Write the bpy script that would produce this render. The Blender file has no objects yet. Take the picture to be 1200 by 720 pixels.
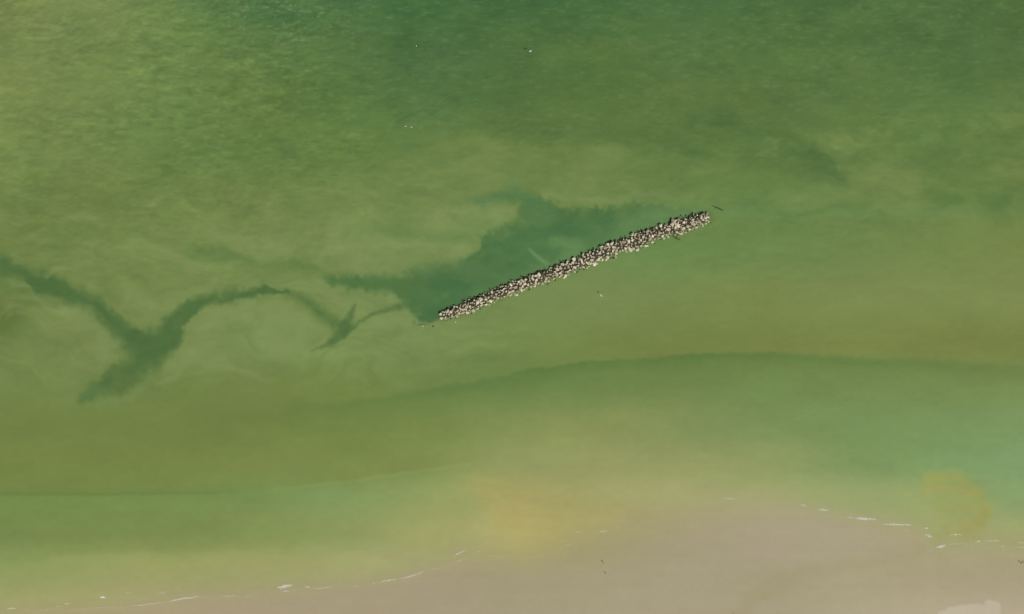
import bpy, bmesh, math, random
import numpy as np
from mathutils import Vector, Matrix

random.seed(7)
R = math.radians
scene = bpy.context.scene
COL = scene.collection

# ------------------------------------------------------------------ camera, sky, sun, exposure
M_PER_U = 0.4                       # metres for one map unit (the map is 1200 x 720 units)
def W(u, v):                        # map unit -> world metres (north up)
    return (u - 600.0) * M_PER_U, (360.0 - v) * M_PER_U

LENS = 26.0
cam_d = bpy.data.cameras.new('camera')
cam_d.lens = LENS; cam_d.sensor_width = 36.0
cam_d.clip_start = 1.0; cam_d.clip_end = 20000.0
cam = bpy.data.objects.new('camera', cam_d); COL.objects.link(cam)
cam.location = (0, 0, 480.0 * LENS / 36.0)
cam.rotation_euler = (0, 0, 0)
scene.camera = cam

SUN_EL = R(57)
SUN_H = Vector((0.56, -0.83, 0)).normalized()      # towards the sun, on the map
sun_dir = SUN_H * math.cos(SUN_EL) + Vector((0, 0, math.sin(SUN_EL)))
world = bpy.data.worlds.new('World'); scene.world = world; world.use_nodes = True
wn = world.node_tree.nodes; wl = world.node_tree.links
for n in list(wn): wn.remove(n)
sky = wn.new('ShaderNodeTexSky'); sky.sky_type = 'NISHITA'; sky.sun_disc = False
sky.sun_elevation = SUN_EL
sky.sun_rotation = math.atan2(SUN_H.x, SUN_H.y)
bg = wn.new('ShaderNodeBackground'); bg.inputs['Strength'].default_value = 0.07
wo = wn.new('ShaderNodeOutputWorld')
wl.new(sky.outputs[0], bg.inputs[0]); wl.new(bg.outputs[0], wo.inputs[0])

sd = bpy.data.lights.new('sun', 'SUN'); sd.energy = 3.3; sd.angle = R(0.5); sd.color = (1.0, 0.95, 0.87)
so = bpy.data.objects.new('sun', sd); COL.objects.link(so)
so.rotation_euler = (-sun_dir).to_track_quat('-Z', 'Y').to_euler()
so.location = sun_dir * 400

vs = scene.view_settings
vs.view_transform = 'Standard'; vs.look = 'None'; vs.exposure = 0.0; vs.gamma = 1.0; vs.use_curve_mapping = False
scene.cycles.transparent_max_bounces = 12

# ------------------------------------------------------------------ helpers
GAIN = np.array([1.034, 1.04, 1.08])     # light reaching a level surface; albedo = seen colour / gain
def lin(c):
    c = np.asarray(c, dtype=np.float64) / 255.0
    return np.where(c <= 0.04045, c / 12.92, ((c + 0.055) / 1.055) ** 2.4)
def albedo(c, g=(1, 1, 1)): return lin(c) / (GAIN * np.array(g))
def tag(o, label=None, cat=None, group=None, kind=None):
    if label: o['label'] = label
    if cat: o['category'] = cat
    if group: o['group'] = group
    if kind: o['kind'] = kind
    return o
def link(name, mesh, mat=None, parent=None):
    o = bpy.data.objects.new(name, mesh); COL.objects.link(o)
    if mat is not None and not mesh.materials: mesh.materials.append(mat)
    if parent is not None: o.parent = parent
    return o
def empty(name, loc=(0, 0, 0)):
    o = bpy.data.objects.new(name, None); COL.objects.link(o); o.location = loc
    o.empty_display_size = 0.5
    return o
def new_mat(name):
    m = bpy.data.materials.new(name); m.use_nodes = True
    nt = m.node_tree; b = nt.nodes['Principled BSDF']
    return m, nt, b
def smooth01(t):
    t = np.clip(t, 0, 1); return t * t * (3 - 2 * t)

_tab = {}
def vnoise(x, y, seed):
    if seed not in _tab: _tab[seed] = np.random.RandomState(seed).rand(256, 256)
    T = _tab[seed]
    xi = np.floor(x).astype(np.int64); yi = np.floor(y).astype(np.int64)
    fx = x - xi; fy = y - yi
    fx = fx * fx * fx * (fx * (fx * 6 - 15) + 10); fy = fy * fy * fy * (fy * (fy * 6 - 15) + 10)
    x0 = xi & 255; x1 = (xi + 1) & 255; y0 = yi & 255; y1 = (yi + 1) & 255
    a = T[x0, y0]; b = T[x1, y0]; c = T[x0, y1]; d = T[x1, y1]
    return (a + (b - a) * fx) + ((c + (d - c) * fx) - (a + (b - a) * fx)) * fy
def fbm(x, y, seed, octv=4, gain=0.5):
    s = 0; a = 1.0; t = 0
    for i in range(octv):
        s = s + a * (vnoise(x * 2 ** i + 17.3 * i, y * 2 ** i + 9.1 * i, seed + i) - 0.5); t += a; a *= gain
    return s / t * 2          # about -1..1

# ------------------------------------------------------------------ the place as a map: shoreline, depth, silt in the water
SHORE = np.array([(0,717),(40,716),(100,713),(165,709),(200,704),(240,698),(280,697),(335,692),(390,688),(440,683),(470,678),
    (500,669),(530,658),(560,650),(590,652),(615,655),(640,648),(665,638),(705,626),(750,614),(800,600),(850,588),(900,588),
    (940,594),(970,600),(1000,608),(1060,617),(1082,624),(1096,643),(1108,639),(1130,636),(1160,635),(1200,640)], float)
def SHORE_W(u):                       # how wide the sand shows through the shallows
    return np.interp(u, [0, 480, 560, 640, 760, 860, 960, 1060, 1200], [7, 9, 14, 16, 22, 18, 9, 8, 12])
def shore_d(u, v):                    # > 0 on land, map units
    ys = np.interp(u, SHORE[:, 0], SHORE[:, 1])
    wob = 2.2 * fbm(u / 26, v / 40 + 3, 301, 3)
    return v - ys - wob
def ground_z(u, v):
    d = shore_d(u, v) * M_PER_U
    land = 0.035 * np.clip(d, 0, None)
    land = np.where(land > 2.5, 2.5 + 0.3 * np.log1p(land - 2.5), land)
    sea = -4.5 * (1 - np.exp(np.clip(d, None, 0) * 0.035 / 4.5))
    return np.where(d > 0, land, sea)

def seg_stroke(u, v, pts, soft):
    """soft mask of a tapering chain (x, y, radius)"""
    best = np.full(u.shape, 1e9)
    for (x0, y0, r0), (x1, y1, r1) in zip(pts[:-1], pts[1:]):
        dx, dy = x1 - x0, y1 - y0
        t = np.clip(((u - x0) * dx + (v - y0) * dy) / (dx * dx + dy * dy + 1e-9), 0, 1)
        d = np.hypot(u - x0 - t * dx, v - y0 - t * dy) - (r0 + (r1 - r0) * t)
        best = np.minimum(best, d)
    return 1 - smooth01((best + soft) / (2 * soft))
def poly_mask(u, v, pts, soft):
    inside = np.zeros(u.shape, bool); best = np.full(u.shape, 1e9)
    n = len(pts)
    for i in range(n):
        x0, y0 = pts[i]; x1, y1 = pts[(i + 1) % n]
        dx, dy = x1 - x0, y1 - y0
        t = np.clip(((u - x0) * dx + (v - y0) * dy) / (dx * dx + dy * dy + 1e-9), 0, 1)
        best = np.minimum(best, np.hypot(u - x0 - t * dx, v - y0 - t * dy))
        cr = ((y0 > v) != (y1 > v)) & (u < dx * (v - y0) / (dy if abs(dy) > 1e-9 else 1e-9) + x0)
        inside ^= cr
    s = np.where(inside, -best, best)
    return 1 - smooth01((s + soft) / (2 * soft))

# broad colour of the water: rows (v) of (u, r, g, b)
WATER_ROWS = [
 (-20,[(0,120,135,75),(100,116,137,77),(200,106,133,73),(270,86,120,66),(300,78,114,65),(400,72,110,62),(500,66,107,58),(600,68,106,58),(700,72,110,60),(800,72,109,60),(900,75,109,58),(1000,75,109,58),(1100,79,111,58),(1200,78,106,54)]),
 (15,[(0,120,137,75),(100,118,138,76),(200,108,134,72),(300,82,117,66),(400,76,112,62),(500,70,109,60),(600,72,108,58),(700,76,112,60),(800,76,111,60),(900,79,112,58),(1000,79,111,58),(1100,80,112,58),(1200,80,108,55)]),
 (60,[(0,119,138,76),(100,116,136,74),(200,106,132,70),(300,94,122,64),(400,84,117,62),(500,78,112,62),(600,80,113,58),(700,86,116,58),(800,84,115,61),(900,86,116,60),(1000,88,116,60),(1100,82,113,58),(1200,84,112,58)]),
 (120,[(0,120,138,74),(100,114,136,72),(200,106,132,70),(300,100,124,62),(400,92,122,62),(500,83,117,63),(600,84,112,58),(700,88,116,58),(800,92,118,60),(900,92,118,60),(1000,92,120,62),(1100,90,120,62),(1200,95,121,62)]),
 (175,[(0,116,136,72),(100,112,134,70),(200,104,130,66),(300,98,126,64),(400,98,126,62),(480,102,129,67),(540,108,131,69),(600,104,128,66),(700,98,124,64),(800,92,120,60),(900,90,117,59),(1000,95,122,62),(1100,96,124,64),(1200,106,128,66)]),
 (230,[(0,112,132,68),(100,110,130,66),(200,110,132,68),(300,112,132,68),(400,110,134,70),(500,114,136,74),(600,108,132,70),(700,108,132,70),(800,104,130,68),(900,102,130,68),(1000,108,132,72),(1100,105,129,67),(1200,107,130,66)]),
 (290,[(0,112,132,68),(100,114,134,70),(200,116,136,72),(300,116,136,74),(400,120,140,78),(500,120,142,80),(600,112,138,76),(700,106,136,74),(800,106,136,72),(900,108,136,74),(1000,110,134,72),(1100,114,136,70),(1200,118,136,70)]),
 (350,[(0,112,130,68),(100,116,134,72),(200,118,137,74),(300,120,142,78),(400,122,142,80),(500,118,142,80),(600,118,140,78),(700,120,140,78),(800,118,138,74),(900,122,138,72),(1000,124,140,76),(1100,124,140,76),(1200,126,140,76)]),
 (405,[(0,114,133,70),(100,120,138,76),(200,118,136,74),(300,122,144,82),(400,122,144,80),(500,120,142,80),(600,118,140,74),(700,116,135,68),(800,116,132,66),(900,118,132,66),(1000,121,135,68),(1100,120,132,66),(1200,118,130,64)]),
 (450,[(0,116,136,70),(100,116,136,72),(200,112,132,66),(300,116,134,70),(400,114,134,66),(500,109,132,68),(600,106,133,69),(700,112,135,71),(800,114,137,73),(900,114,139,75),(1000,117,140,77),(1100,119,142,78),(1200,120,142,76)]),
 (500,[(0,114,132,66),(100,114,132,66),(200,114,132,66),(300,112,130,64),(400,114,134,66),(500,120,138,70),(600,136,150,84),(700,140,150,86),(800,129,146,84),(900,123,146,84),(1000,120,147,86),(1100,122,150,90),(1200,124,151,93)]),
 (540,[(0,118,134,66),(100,118,132,66),(200,118,134,66),(300,122,138,70),(400,126,142,72),(500,131,147,79),(600,147,156,94),(700,150,156,96),(800,148,156,94),(900,140,154,92),(1000,126,151,89),(1100,126,156,97),(1200,128,158,102)]),
 (580,[(0,117,139,71),(100,116,140,72),(200,119,142,75),(300,121,146,79),(400,131,153,90),(500,147,160,94),(570,162,162,97),(610,168,162,96),(700,163,164,104),(800,162,166,106),(900,158,166,104),(1000,150,164,104),(1050,150,164,102),(1120,148,163,98),(1200,136,162,104)]),
 (625,[(0,120,140,74),(100,120,140,74),(200,125,143,77),(300,131,148,82),(400,141,155,91),(500,160,164,100),(560,172,169,107),(600,175,168,102),(650,173,166,101),(700,168,162,104),(800,166,160,112),(900,165,160,112),(1000,164,164,110),(1100,158,163,104),(1200,159,165,105)]),
 (660,[(0,140,156,90),(100,147,158,93),(200,155,161,97),(300,158,163,101),(400,163,166,107),(500,167,166,114),(600,174,168,106),(700,168,160,110),(800,166,158,116),(900,165,158,116),(1000,164,160,116),(1200,162,162,112)]),
 (705,[(0,160,163,104),(100,165,164,107),(200,167,162,113),(300,165,160,114),(600,168,160,118),(1200,166,160,120)]),
]
SAND_ROWS = [
 (580,[(0,164,154,120),(600,166,156,116),(800,166,156,118),(900,168,158,126),(1000,168,158,128),(1200,165,158,124)]),
 (640,[(0,164,154,120),(500,164,153,120),(600,162,154,112),(700,160,152,114),(800,164,154,124),(900,167,156,130),(1000,168,158,130),(1100,166,158,122),(1200,164,157,120)]),
 (685,[(0,166,155,118),(300,165,153,122),(500,164,152,124),(600,161,152,122),(700,164,154,124),(800,166,156,128),(900,163,154,124),(1000,168,160,128),(1100,169,158,128),(1200,169,158,128)]),
 (720,[(0,168,156,120),(300,166,154,124),(500,165,153,125),(600,164,154,126),(700,167,157,128),(800,168,157,129),(880,164,154,126),(1000,173,163,134),(1100,178,166,138),(1200,178,166,140)]),
]
def row_field(rows, u, v):
    vv = np.array([r[0] for r in rows], float)
    out = np.zeros(u.shape + (3,))
    cols = []
    for _, row in rows:
        a = np.array(row, float)
        cols.append([a[:, 0], a[:, 1:]])
    idx = np.clip(np.searchsorted(vv, v) - 1, 0, len(vv) - 2)
    t = np.clip((v - vv[idx]) / (vv[idx + 1] - vv[idx]), 0, 1)
    t = 0.35 * t + 0.65 * smooth01(t)
    for k in range(len(vv) - 1):
        m = idx == k
        if not m.any(): continue
        for c in range(3):
            a = np.interp(u[m], cols[k][0], cols[k][1][:, c]); b = np.interp(u[m], cols[k + 1][0], cols[k + 1][1][:, c])
            out[m, c] = a + (b - a) * t[m]
    return out

CREST = np.array([(518.5,370),(540,363),(570,350),(600,338),(630,327),(660,316),(690,304),(720,291),(745,283),(760,277),(780,270),(800,264),(828,255.5)], float)

def water_colour(u, v):
    """seen colour (sRGB 0..255) of the silty water by day; returns colour"""
    uc = np.clip(u, -15, 1215); vc = np.clip(v, -15, 735)
    w1 = fbm(uc / 70, vc / 60, 11, 4); w2 = fbm(uc / 70, vc / 60, 21, 4)
    C = row_field(WATER_ROWS, uc + 26 * w1, vc + 9 * w2)
    def mix(mask, col):
        nonlocal C
        C = C + (np.array(col, float) - C) * mask[..., None]
    # rag the outlines at two sizes
    r1 = fbm(u / 22, v / 22, 31, 4); r2 = fbm(u / 22, v / 22, 41, 4)
    f1 = fbm(u / 5.5, v / 5.5, 51, 3); f2 = fbm(u / 5.5, v / 5.5, 61, 3)
    pu = u + 8 * r1 + 3.4 * f1; pv = v + 7 * r2 + 3.0 * f2
    patch = 0.5 + 0.5 * fbm(u / 45, v / 30, 71, 4)
    # pale silt sheet below a ragged front
    fr = np.interp(uc, [0,400,470,520,560,620,700,760,840,1200], [260,215,182,162,160,166,168,164,190,230])
    m = smooth01((pv - fr) / 7) * np.exp(-np.clip(v - fr, 0, None) / 26.0) * np.interp(uc, [430,500,560,700,800,860], [0,.55,.7,.6,.5,0])
    mix(np.clip(m, 0, 1), (114,136,72))
    mix(0.8 * seg_stroke(pu, pv, [(1010,215,8),(1040,208,22),(1066,226,20),(1050,240,10)], 16), (118,138,73))
    mix(0.40 * seg_stroke(pu, pv, [(840,196,12),(900,215,16),(960,225,12)], 16), (112,136,70))
    # darker veils
    mix(0.85 * seg_stroke(pu, pv, [(815,142,5),(870,150,9),(930,172,10),(975,190,9),(984,212,4)], 13), (82,111,57))
    mix(0.55 * seg_stroke(pu, pv, [(540,150,8),(620,152,10),(700,156,10),(790,165,8),(840,185,6)], 14), (84,112,57))
    mix(0.72 * seg_stroke(pu, pv, [(1085,218,8),(1125,235,8),(1180,232,9)], 9), (92,122,62))
    mix(0.5 * seg_stroke(pu, pv, [(1095,245,4),(1130,226,3)], 5), (92,122,62))
    mix(0.5 * seg_stroke(pu, pv, [(1160,242,5),(1180,238,6)], 6), (88,118,58))
    mix(0.35 * seg_stroke(pu, pv, [(180,185,10),(300,200,16),(400,190,12),(430,170,8)], 22), (96,124,62))
    mix(0.45 * seg_stroke(pu, pv, [(395,272,3),(450,268,7),(520,276,6),(560,262,8),(575,240,12),(610,228,10)], 9), (104,136,76))
    mix(0.50 * seg_stroke(pu, pv, [(560,236,9),(600,226,9)], 8), (98,134,78))
    mix(0.45 * seg_stroke(pu, pv, [(225,296,6),(260,303,8),(300,304,4)], 9), (102,134,70))
    mix(np.clip(0.45 + 1.0 * patch, 0, 1) * 0.8 * seg_stroke(pu, pv, [(232,292,2),(262,298,5),(300,305,3),(340,311,5),(368,314,4),(392,324,3)], 7), (92,122,63))
    mix(0.4 * seg_stroke(pu, pv, [(205,322,3),(232,300,4),(225,288,3)], 6), (100,130,68))
    # big clear pool behind the breakwater and its tail
    pool = [(497,384),(484,374),(476,358),(462,346),(440,340),(412,338),(392,334),(388,327),(415,322),(445,325),(478,325),
            (486,312),(500,306),(530,308),(556,298),(566,286),(562,276),(588,266),(606,254),(610,244),(598,236),(618,230),
            (640,238),(662,246),(700,246),(740,240),(775,241),(800,246),(826,252),(760,290),(640,338),(540,378),(512,386)]
    south = smooth01((np.interp(u, np.concatenate([[440, 490], CREST[:, 0]]), np.concatenate([[420, 388], CREST[:, 1]])) + 4 + 2 * r1 - v) / 6)
    veil = smooth01(0.5 + 1.3 * fbm((u + 12 * r1) / 30, (v + 10 * r2) / 16, 131, 4))
    psf = 3.5 + 9.0 * smooth01(0.5 + 1.2 * fbm(u / 40, v / 34, 161, 3))
    pm = poly_mask(pu + 3.0 * f1, pv + 3.0 * f2, pool, psf) * south
    mix(pm * (0.97 - 0.34 * veil), (76,113,62))
    mix(0.75 * pm * (1 - 0.45 * veil) * poly_mask(pu, pv, [(490,330),(620,250),(720,255),(730,290),(640,325),(520,380),(495,375)], 22), (69,112,65))
    qu = u + 4 * r1 + 2.0 * f1; qv = v + 3.5 * r2 + 2.0 * f2
    mix(0.85 * seg_stroke(qu, qv, [(384,328,3),(405,328,5),(430,331,6),(465,334,9),(490,340,14)], 5), (80,116,62))
    mix(0.9 * seg_stroke(qu, qv, [(556,236,4),(580,229,6),(605,228,7),(622,236,8),(640,250,11)], 6), (84,122,69))
    mix(0.88 * seg_stroke(qu, qv, [(520,262,8),(556,262,9),(580,256,9),(598,247,6),(606,240,2.5)], 5), (117,141,79))
    mix(0.85 * seg_stroke(qu, qv, [(450,300,9),(500,297,9),(530,294,9),(552,290,5),(559,288,2)], 5), (119,141,79))
    mix(0.40 * seg_stroke(qu, qv, [(440,272,3),(500,279,4),(550,278,3)], 6), (101,132,73))
    # silt kicked up along the rocks, inside the pool
    a = np.interp(u, CREST[:, 0], CREST[:, 1]) - v
    lee = np.exp(-np.clip(a - 7, 0, None) / 13.0) * (a > -2) * np.interp(u, [505,545,560,650,690,740,800,840], [0,.25,.7,.85,.65,.95,.95,.3]) * (0.55 + 0.7 * patch)
    mix(np.clip(lee, 0, 0.9) * south, (103,139,83))
    mix(0.75 * seg_stroke(pu, pv, [(655,285,6),(675,292,10),(665,308,10)], 10), (102,138,82))
    mix(0.75 * seg_stroke(pu, pv, [(735,262,8),(755,254,10),(800,250,5)], 12), (105,139,82))
    mix(0.8 * seg_stroke(u + 2*r1, v + 2*r2, [(619,292,1.0),(627,300,2.0),(640,309,2.4)], 2.2), (106,145,92))
    mix(0.35 * seg_stroke(pu, pv, [(520,312,5),(560,312,6)], 6), (90,128,76))
    # winding dark arms of clear water to the west
    sf = 3.2 + 9.0 * smooth01(0.5 + 1.1 * fbm(u / 38, v / 38, 141, 2))
    tone = np.clip(0.86 + 0.42 * fbm((u + 8 * r1) / 14, (v + 8 * r2) / 14, 151, 4), 0.4, 1)
    dark = (77,108,56)
    A = 0.95 * seg_stroke(pu, pv, [(-40,290,5),(0,309,9),(30,322,9),(60,335,10),(90,348,8),(112,360,8),(130,376,9),(150,394,12),(164,408,16)], sf)
    B = 0.95 * seg_stroke(pu, pv, [(166,404,18),(170,420,18),(152,436,16),(132,450,12),(112,460,8),(96,466,3)], sf)
    D = 0.95 * seg_stroke(pu, pv, [(178,408,17),(196,394,15),(207,378,11),(225,363,8),(245,353,6.5),(275,346,4.5),(310,342,4.2),(334,343,3.4)], 0.7 * sf)
    E = 0.88 * seg_stroke(qu, qv, [(328,342,3),(350,347,4),(364,357,4.6),(376,368,6),(392,378,6.5),(402,384,3)], 6)
    F = 0.92 * seg_stroke(qu, qv, [(416,357,1.5),(412,370,4),(404,385,6.5),(392,397,5.5),(380,405,3),(366,412,.6)], 3.2)
    G = 0.9 * (1 - pm) * seg_stroke(qu, qv, [(400,393,2),(422,376,2.2),(445,366,2.4),(466,360,3),(484,356,5)], 3.6)
    for m in (A, B, D, E, F, G): mix(m * (1 - 0.10 * veil) * tone, dark)
    mix(0.42 * seg_stroke(pu, pv, [(-20,312,8),(40,338,10),(90,358,9),(120,384,9),(140,410,8)], 15), (96,122,63))
    mix(0.38 * seg_stroke(pu, pv, [(215,362,8),(260,342,7),(320,338,5),(360,356,6),(395,372,8)], 13), (104,130,68))
    mix(0.25 * seg_stroke(pu, pv, [(120,385,14),(150,405,22),(165,430,24),(190,400,22),(215,372,14)], 20), (98,124,64))
    mix(0.45 * np.maximum(A, D), (70,106,56))
    mix(0.55 * seg_stroke(pu, pv, [(100,463,4),(125,460,7)], 6), (92,126,68))
    mix(0.5 * seg_stroke(pu, pv, [(-10,330,8),(30,345,8),(70,355,3)], 12), (92,118,62))
    mix(0.72 * seg_stroke(pu, pv, [(-20,365,14),(6,385,15),(24,362,6)], 18), (90,113,56))
    mix(0.45 * seg_stroke(pu, pv, [(-20,425,8),(5,420,6)], 14), (96,118,58))
    mix(0.30 * seg_stroke(pu, pv, [(315,378,10),(345,395,12),(360,398,6)], 13), (104,132,66))
    mix(0.45 * seg_stroke(pu, pv, [(115,472,3),(135,474,3),(160,460,5),(180,440,4)], 6), (118,144,84))
    # milky curls round the arms and above the pool
    clr = 1 - np.clip(np.maximum.reduce([pm, A, B, D, E, F, G]), 0, 1)
    for pts_, k in (([(232,392,4),(262,368,6),(300,356,6),(336,362,6),(356,382,6),(348,402,5),(320,408,4)], .5),
                    ([(380,418,4),(425,392,7),(460,374,6),(478,376,5)], .5), ([(410,352,3),(440,352,6),(462,350,4)], .5),
                    ([(60,362,4),(100,376,7),(126,400,7),(122,425,6)], .45), ([(150,345,5),(190,368,7),(205,352,5),(250,330,4)], .4),
                    ([(380,296,6),(440,284,7),(500,286,7),(548,284,5)], .45), ([(520,245,6),(560,250,8),(596,240,5)], .55),
                    ([(640,232,4),(700,236,5),(760,228,4),(812,232,3)], .45), ([(190,450,5),(225,420,8),(250,400,6)], .45),
                    ([(250,280,6),(310,290,8),(380,300,6)], .35)):
        mix(k * clr * seg_stroke(pu, pv, pts_, 7), (129,149,88))
    # pale rim round the big arms
    mix(0.35 * seg_stroke(pu, pv, [(225,395,6),(270,375,14),(300,372,14),(330,372,10)], 14), (126,147,82))
    # two sand-bar edges: a sharp dark front that fades shoreward
    e1 = np.interp(uc, [200,300,380,450,500,560,600,640,700,760,830,900,980,1050,1120,1200], [500,484,472,463,457,446,437,430,424,419,415,414,418,421,425,430])
    q = v - e1 + 1.4 * f2 + 4.5 * r2 * np.interp(uc, [300,560,800], [1.6,1.3,.6]); ew = np.interp(uc, [300,480,600,880,1000,1200], [16,10,6,7,13,18])
    amp = np.interp(uc, [250,360,470,560,620,760,900,1020,1200], [0,.18,.45,.75,.9,.85,.8,.75,.3])
    mix(np.clip((0.55 + 0.9 * patch) * amp, 0, 1) * smooth01((q + .4 * ew) / ew) * np.exp(-(np.clip(q, 0, None) / 10.0) ** 1.4), (83,115,54))
    mix(0.8 * amp * smooth01((q + .5 * ew) / (1.3 * ew)) * np.exp(-np.clip(q, 0, None) / 30.0), (100,128,64))
    mix(0.40 * amp * smooth01((-q) / 5) * np.exp(-np.clip(-q, 0, None) / 14.0), (119,129,63))
    e2 = np.interp(uc, [0,100,180,260,340,420,480,540,600], [579,579,578,577,573,563,554,545,536])
    q = v - e2 + 1.5 * f2 + 1.5 * r2
    amp = np.interp(uc, [0,180,300,400,500,580], [.9,.85,.7,.75,.7,0])
    mix(0.55 * amp * smooth01(q / 4) * np.exp(-np.clip(q, 0, None) / 16.0), (114,142,76))
    mix(0.6 * amp * np.exp(-(q / 2.6) ** 2) * np.interp(uc, [0,250,330], [1,.8,0]), (102,122,58))
    mix(0.65 * amp * smooth01((-q) / 4) * np.exp(-np.clip(-q, 0, None) / 22.0), (119,132,64))
    e3 = np.interp(uc, [0,50,60,140,300,400], [661,660,652,648,646,640])
    q = v - e3 + 1.0 * f2
    amp = np.interp(uc, [0,250,420], [.8,.6,0])
    mix(0.6 * amp * smooth01((-q + 3) / 10) * np.exp(-np.clip(-q, 0, None) / 18.0), (126,141,74))
    # warm silt over the sandbank and the swirl at the inlet mouth
    strk = smooth01(0.5 + 1.2 * fbm((u + .5 * v) / 40, v / 7, 171, 4))
    mix((0.35 + 0.35 * strk) * seg_stroke(pu, pv, [(570,578,10),(600,604,22),(650,618,16),(700,612,10),(740,608,8)], 22), (176,166,98))
    mix(0.3 * seg_stroke(pu, pv, [(600,640,14),(640,640,10)], 18), (176,170,104))
    mix(0.50 * seg_stroke(pu, pv, [(560,575,5),(620,582,5),(680,594,6),(730,598,7),(755,606,8)], 8), (164,158,94))
    mix(0.45 * seg_stroke(pu, pv, [(740,605,10),(765,618,12),(758,632,8)], 14), (158,150,108))
    mix(0.44 * (0.55 + .7 * strk) * poly_mask(pu + 5 * r2, pv + 5 * r1, [(1080,556),(1125,552),(1150,575),(1158,605),(1145,640),(1120,640),(1118,612),(1106,628),(1098,640),(1094,640),(1104,612),(1096,592),(1080,575)], 8), (155,160,86))
    mix(0.55 * seg_stroke(pu, pv, [(1088,566,7),(1125,562,7),(1146,578,5),(1152,598,6)], 8), (157,160,82))
    mix(0.60 * seg_stroke(pu, pv, [(1153,595,4),(1150,608,7),(1136,616,8),(1130,624,5),(1142,634,3)], 6), (156,152,84))
    mix(0.35 * strk * seg_stroke(pu, pv, [(1100,575,14),(1135,585,14),(1135,615,10)], 12), (164,160,88))
    mix(0.45 * seg_stroke(pu, pv, [(1120,610,4),(1108,628,3),(1098,640,2.5)], 4), (152,160,92))
    # milky silt in long curling streaks, west of the breakwater and in the north-east
    for (sd_, box, amp, lo, hi) in ((601, (-60, 640, 200, 470), 1.0, (98,124,64), (128,147,86)), (611, (840, 1260, 110, 290), 1.0, (88,117,58), (116,138,74)), (621, (430, 900, 150, 260), .8, (92,120,62), (118,138,76))):
        bx = smooth01((u - box[0]) / 70) * smooth01((box[1] - u) / 70) * smooth01((v - box[2]) / 35) * smooth01((box[3] - v) / 40)
        a1 = fbm(u / 85, v / 60, sd_, 3); a2 = fbm(u / 85, v / 60, sd_ + 3, 3)
        k = fbm((u + 75 * a1) / 48, (v + 48 * a2) / 17, sd_ + 6, 5, 0.55)
        clear = 1 - np.clip(np.maximum.reduce([pm, A, B, D, F]), 0, 1)
        mix(np.clip(1.5 * k, 0, 1) * 0.62 * amp * bx * clear, hi)
        mix(np.clip(-1.5 * k, 0, 1) * 0.42 * amp * bx * clear, lo)
    # small brightness mottling
    g = 1 + 0.018 * fbm(u / 9, v / 6, 81, 4) + 0.025 * fbm(u / 60, v / 22, 91, 3)
    C = C * g[..., None]
    wv = np.interp(vc, [0,120,240,320], [1,.8,.45,.1])
    # blotchy tint of the open water, stronger to the north
    p = fbm(u / 34, v / 20, 101, 5)
    C[..., 0] += 7 * wv * p; C[..., 1] += 6 * wv * p; C[..., 2] += 2.5 * wv * p; C[..., 2] += 3 * wv * fbm(u / 30, v / 16, 111, 4)
    C[..., 1] -= 2.0; C[..., 2] += 1.5
    lum = (C @ np.array([.3, .59, .11]))[..., None]
    C = C + 0.05 * (lum - C)
    return np.clip(C, 5, 250)

def wave_amp(u, v):
    uc = np.clip(u, 0, 1200); vc = np.clip(v, -20, 740)
    a = np.interp(vc, [0,60,150,230,300,420,520,600,720], [1,.95,.8,.48,.32,.30,.20,.13,.05])
    b = np.interp(uc, [0,150,330,480,600,1200], [1.0,1.1,1.15,.62,.55,.55])
    return a * (b * (vc < 330) + (vc >= 330) * (0.55 + (b - .55) * np.clip((430 - vc) / 100, 0, 1)))
def wave_z(u, v):
    w = 6 * fbm(u / 60, v / 40, 201, 2)
    # short crests lying along the shore, with a finer chop
    z = 0.075 * fbm((u + w) / 13.0, (v + w) / 5.2, 211, 3, 0.6) + 0.05 * fbm((u + 0.3 * v) / 6.0, v / 4.0, 221, 2, 0.55)
    gust = 0.55 + 0.9 * np.clip(0.5 + fbm(u / 55, v / 28, 231, 3), 0, 1)
    chop = 0.06 * fbm(u / 3.6, v / 3.6, 241, 2) * np.exp(-((u - 325) / 110) ** 2 - ((v - 5) / 55) ** 2)
    return (z * gust * wave_amp(u, v) + 1.7 * chop) * 2.2

def axis(lo, hi, step, far):
    fine = np.arange(lo, hi + step * 0.5, step)
    out = []; s = step; p = hi
    while p < far:
        s *= 1.35; p += s; out.append(p - hi)
    out = np.array(out)
    return np.concatenate([lo - out[::-1], fine, hi + out])
def sheet(name, au, av):
    U, V = np.meshgrid(au, av)
    nu, nv = len(au), len(av)
    me = bpy.data.meshes.new(name)
    me.vertices.add(nu * nv)
    i = (np.arange(nv - 1)[:, None] * nu + np.arange(nu - 1)[None, :]).ravel()
    quads = np.stack([i, i + nu, i + nu + 1, i + 1], 1).ravel().astype(np.int32)
    nf = len(i)
    me.loops.add(nf * 4); me.polygons.add(nf)
    me.loops.foreach_set('vertex_index', quads)
    me.polygons.foreach_set('loop_start', np.arange(0, nf * 4, 4, dtype=np.int32))
    return me, U, V
def finish(me, U, V, Z):
    co = np.empty((U.size, 3), np.float32)
    co[:, 0] = ((U - 600) * M_PER_U).ravel(); co[:, 1] = ((360 - V) * M_PER_U).ravel(); co[:, 2] = Z.ravel()
    me.vertices.foreach_set('co', co.ravel())
    me.update(calc_edges=True)
    me.polygons.foreach_set('use_smooth', np.ones(len(me.polygons), bool))
def col_attr(me, name, rgb):
    a = me.attributes.new(name, 'FLOAT_COLOR', 'POINT')
    d = np.ones((rgb.reshape(-1, 3).shape[0], 4), np.float32); d[:, :3] = rgb.reshape(-1, 3)
    a.data.foreach_set('color', d.ravel())
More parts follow.
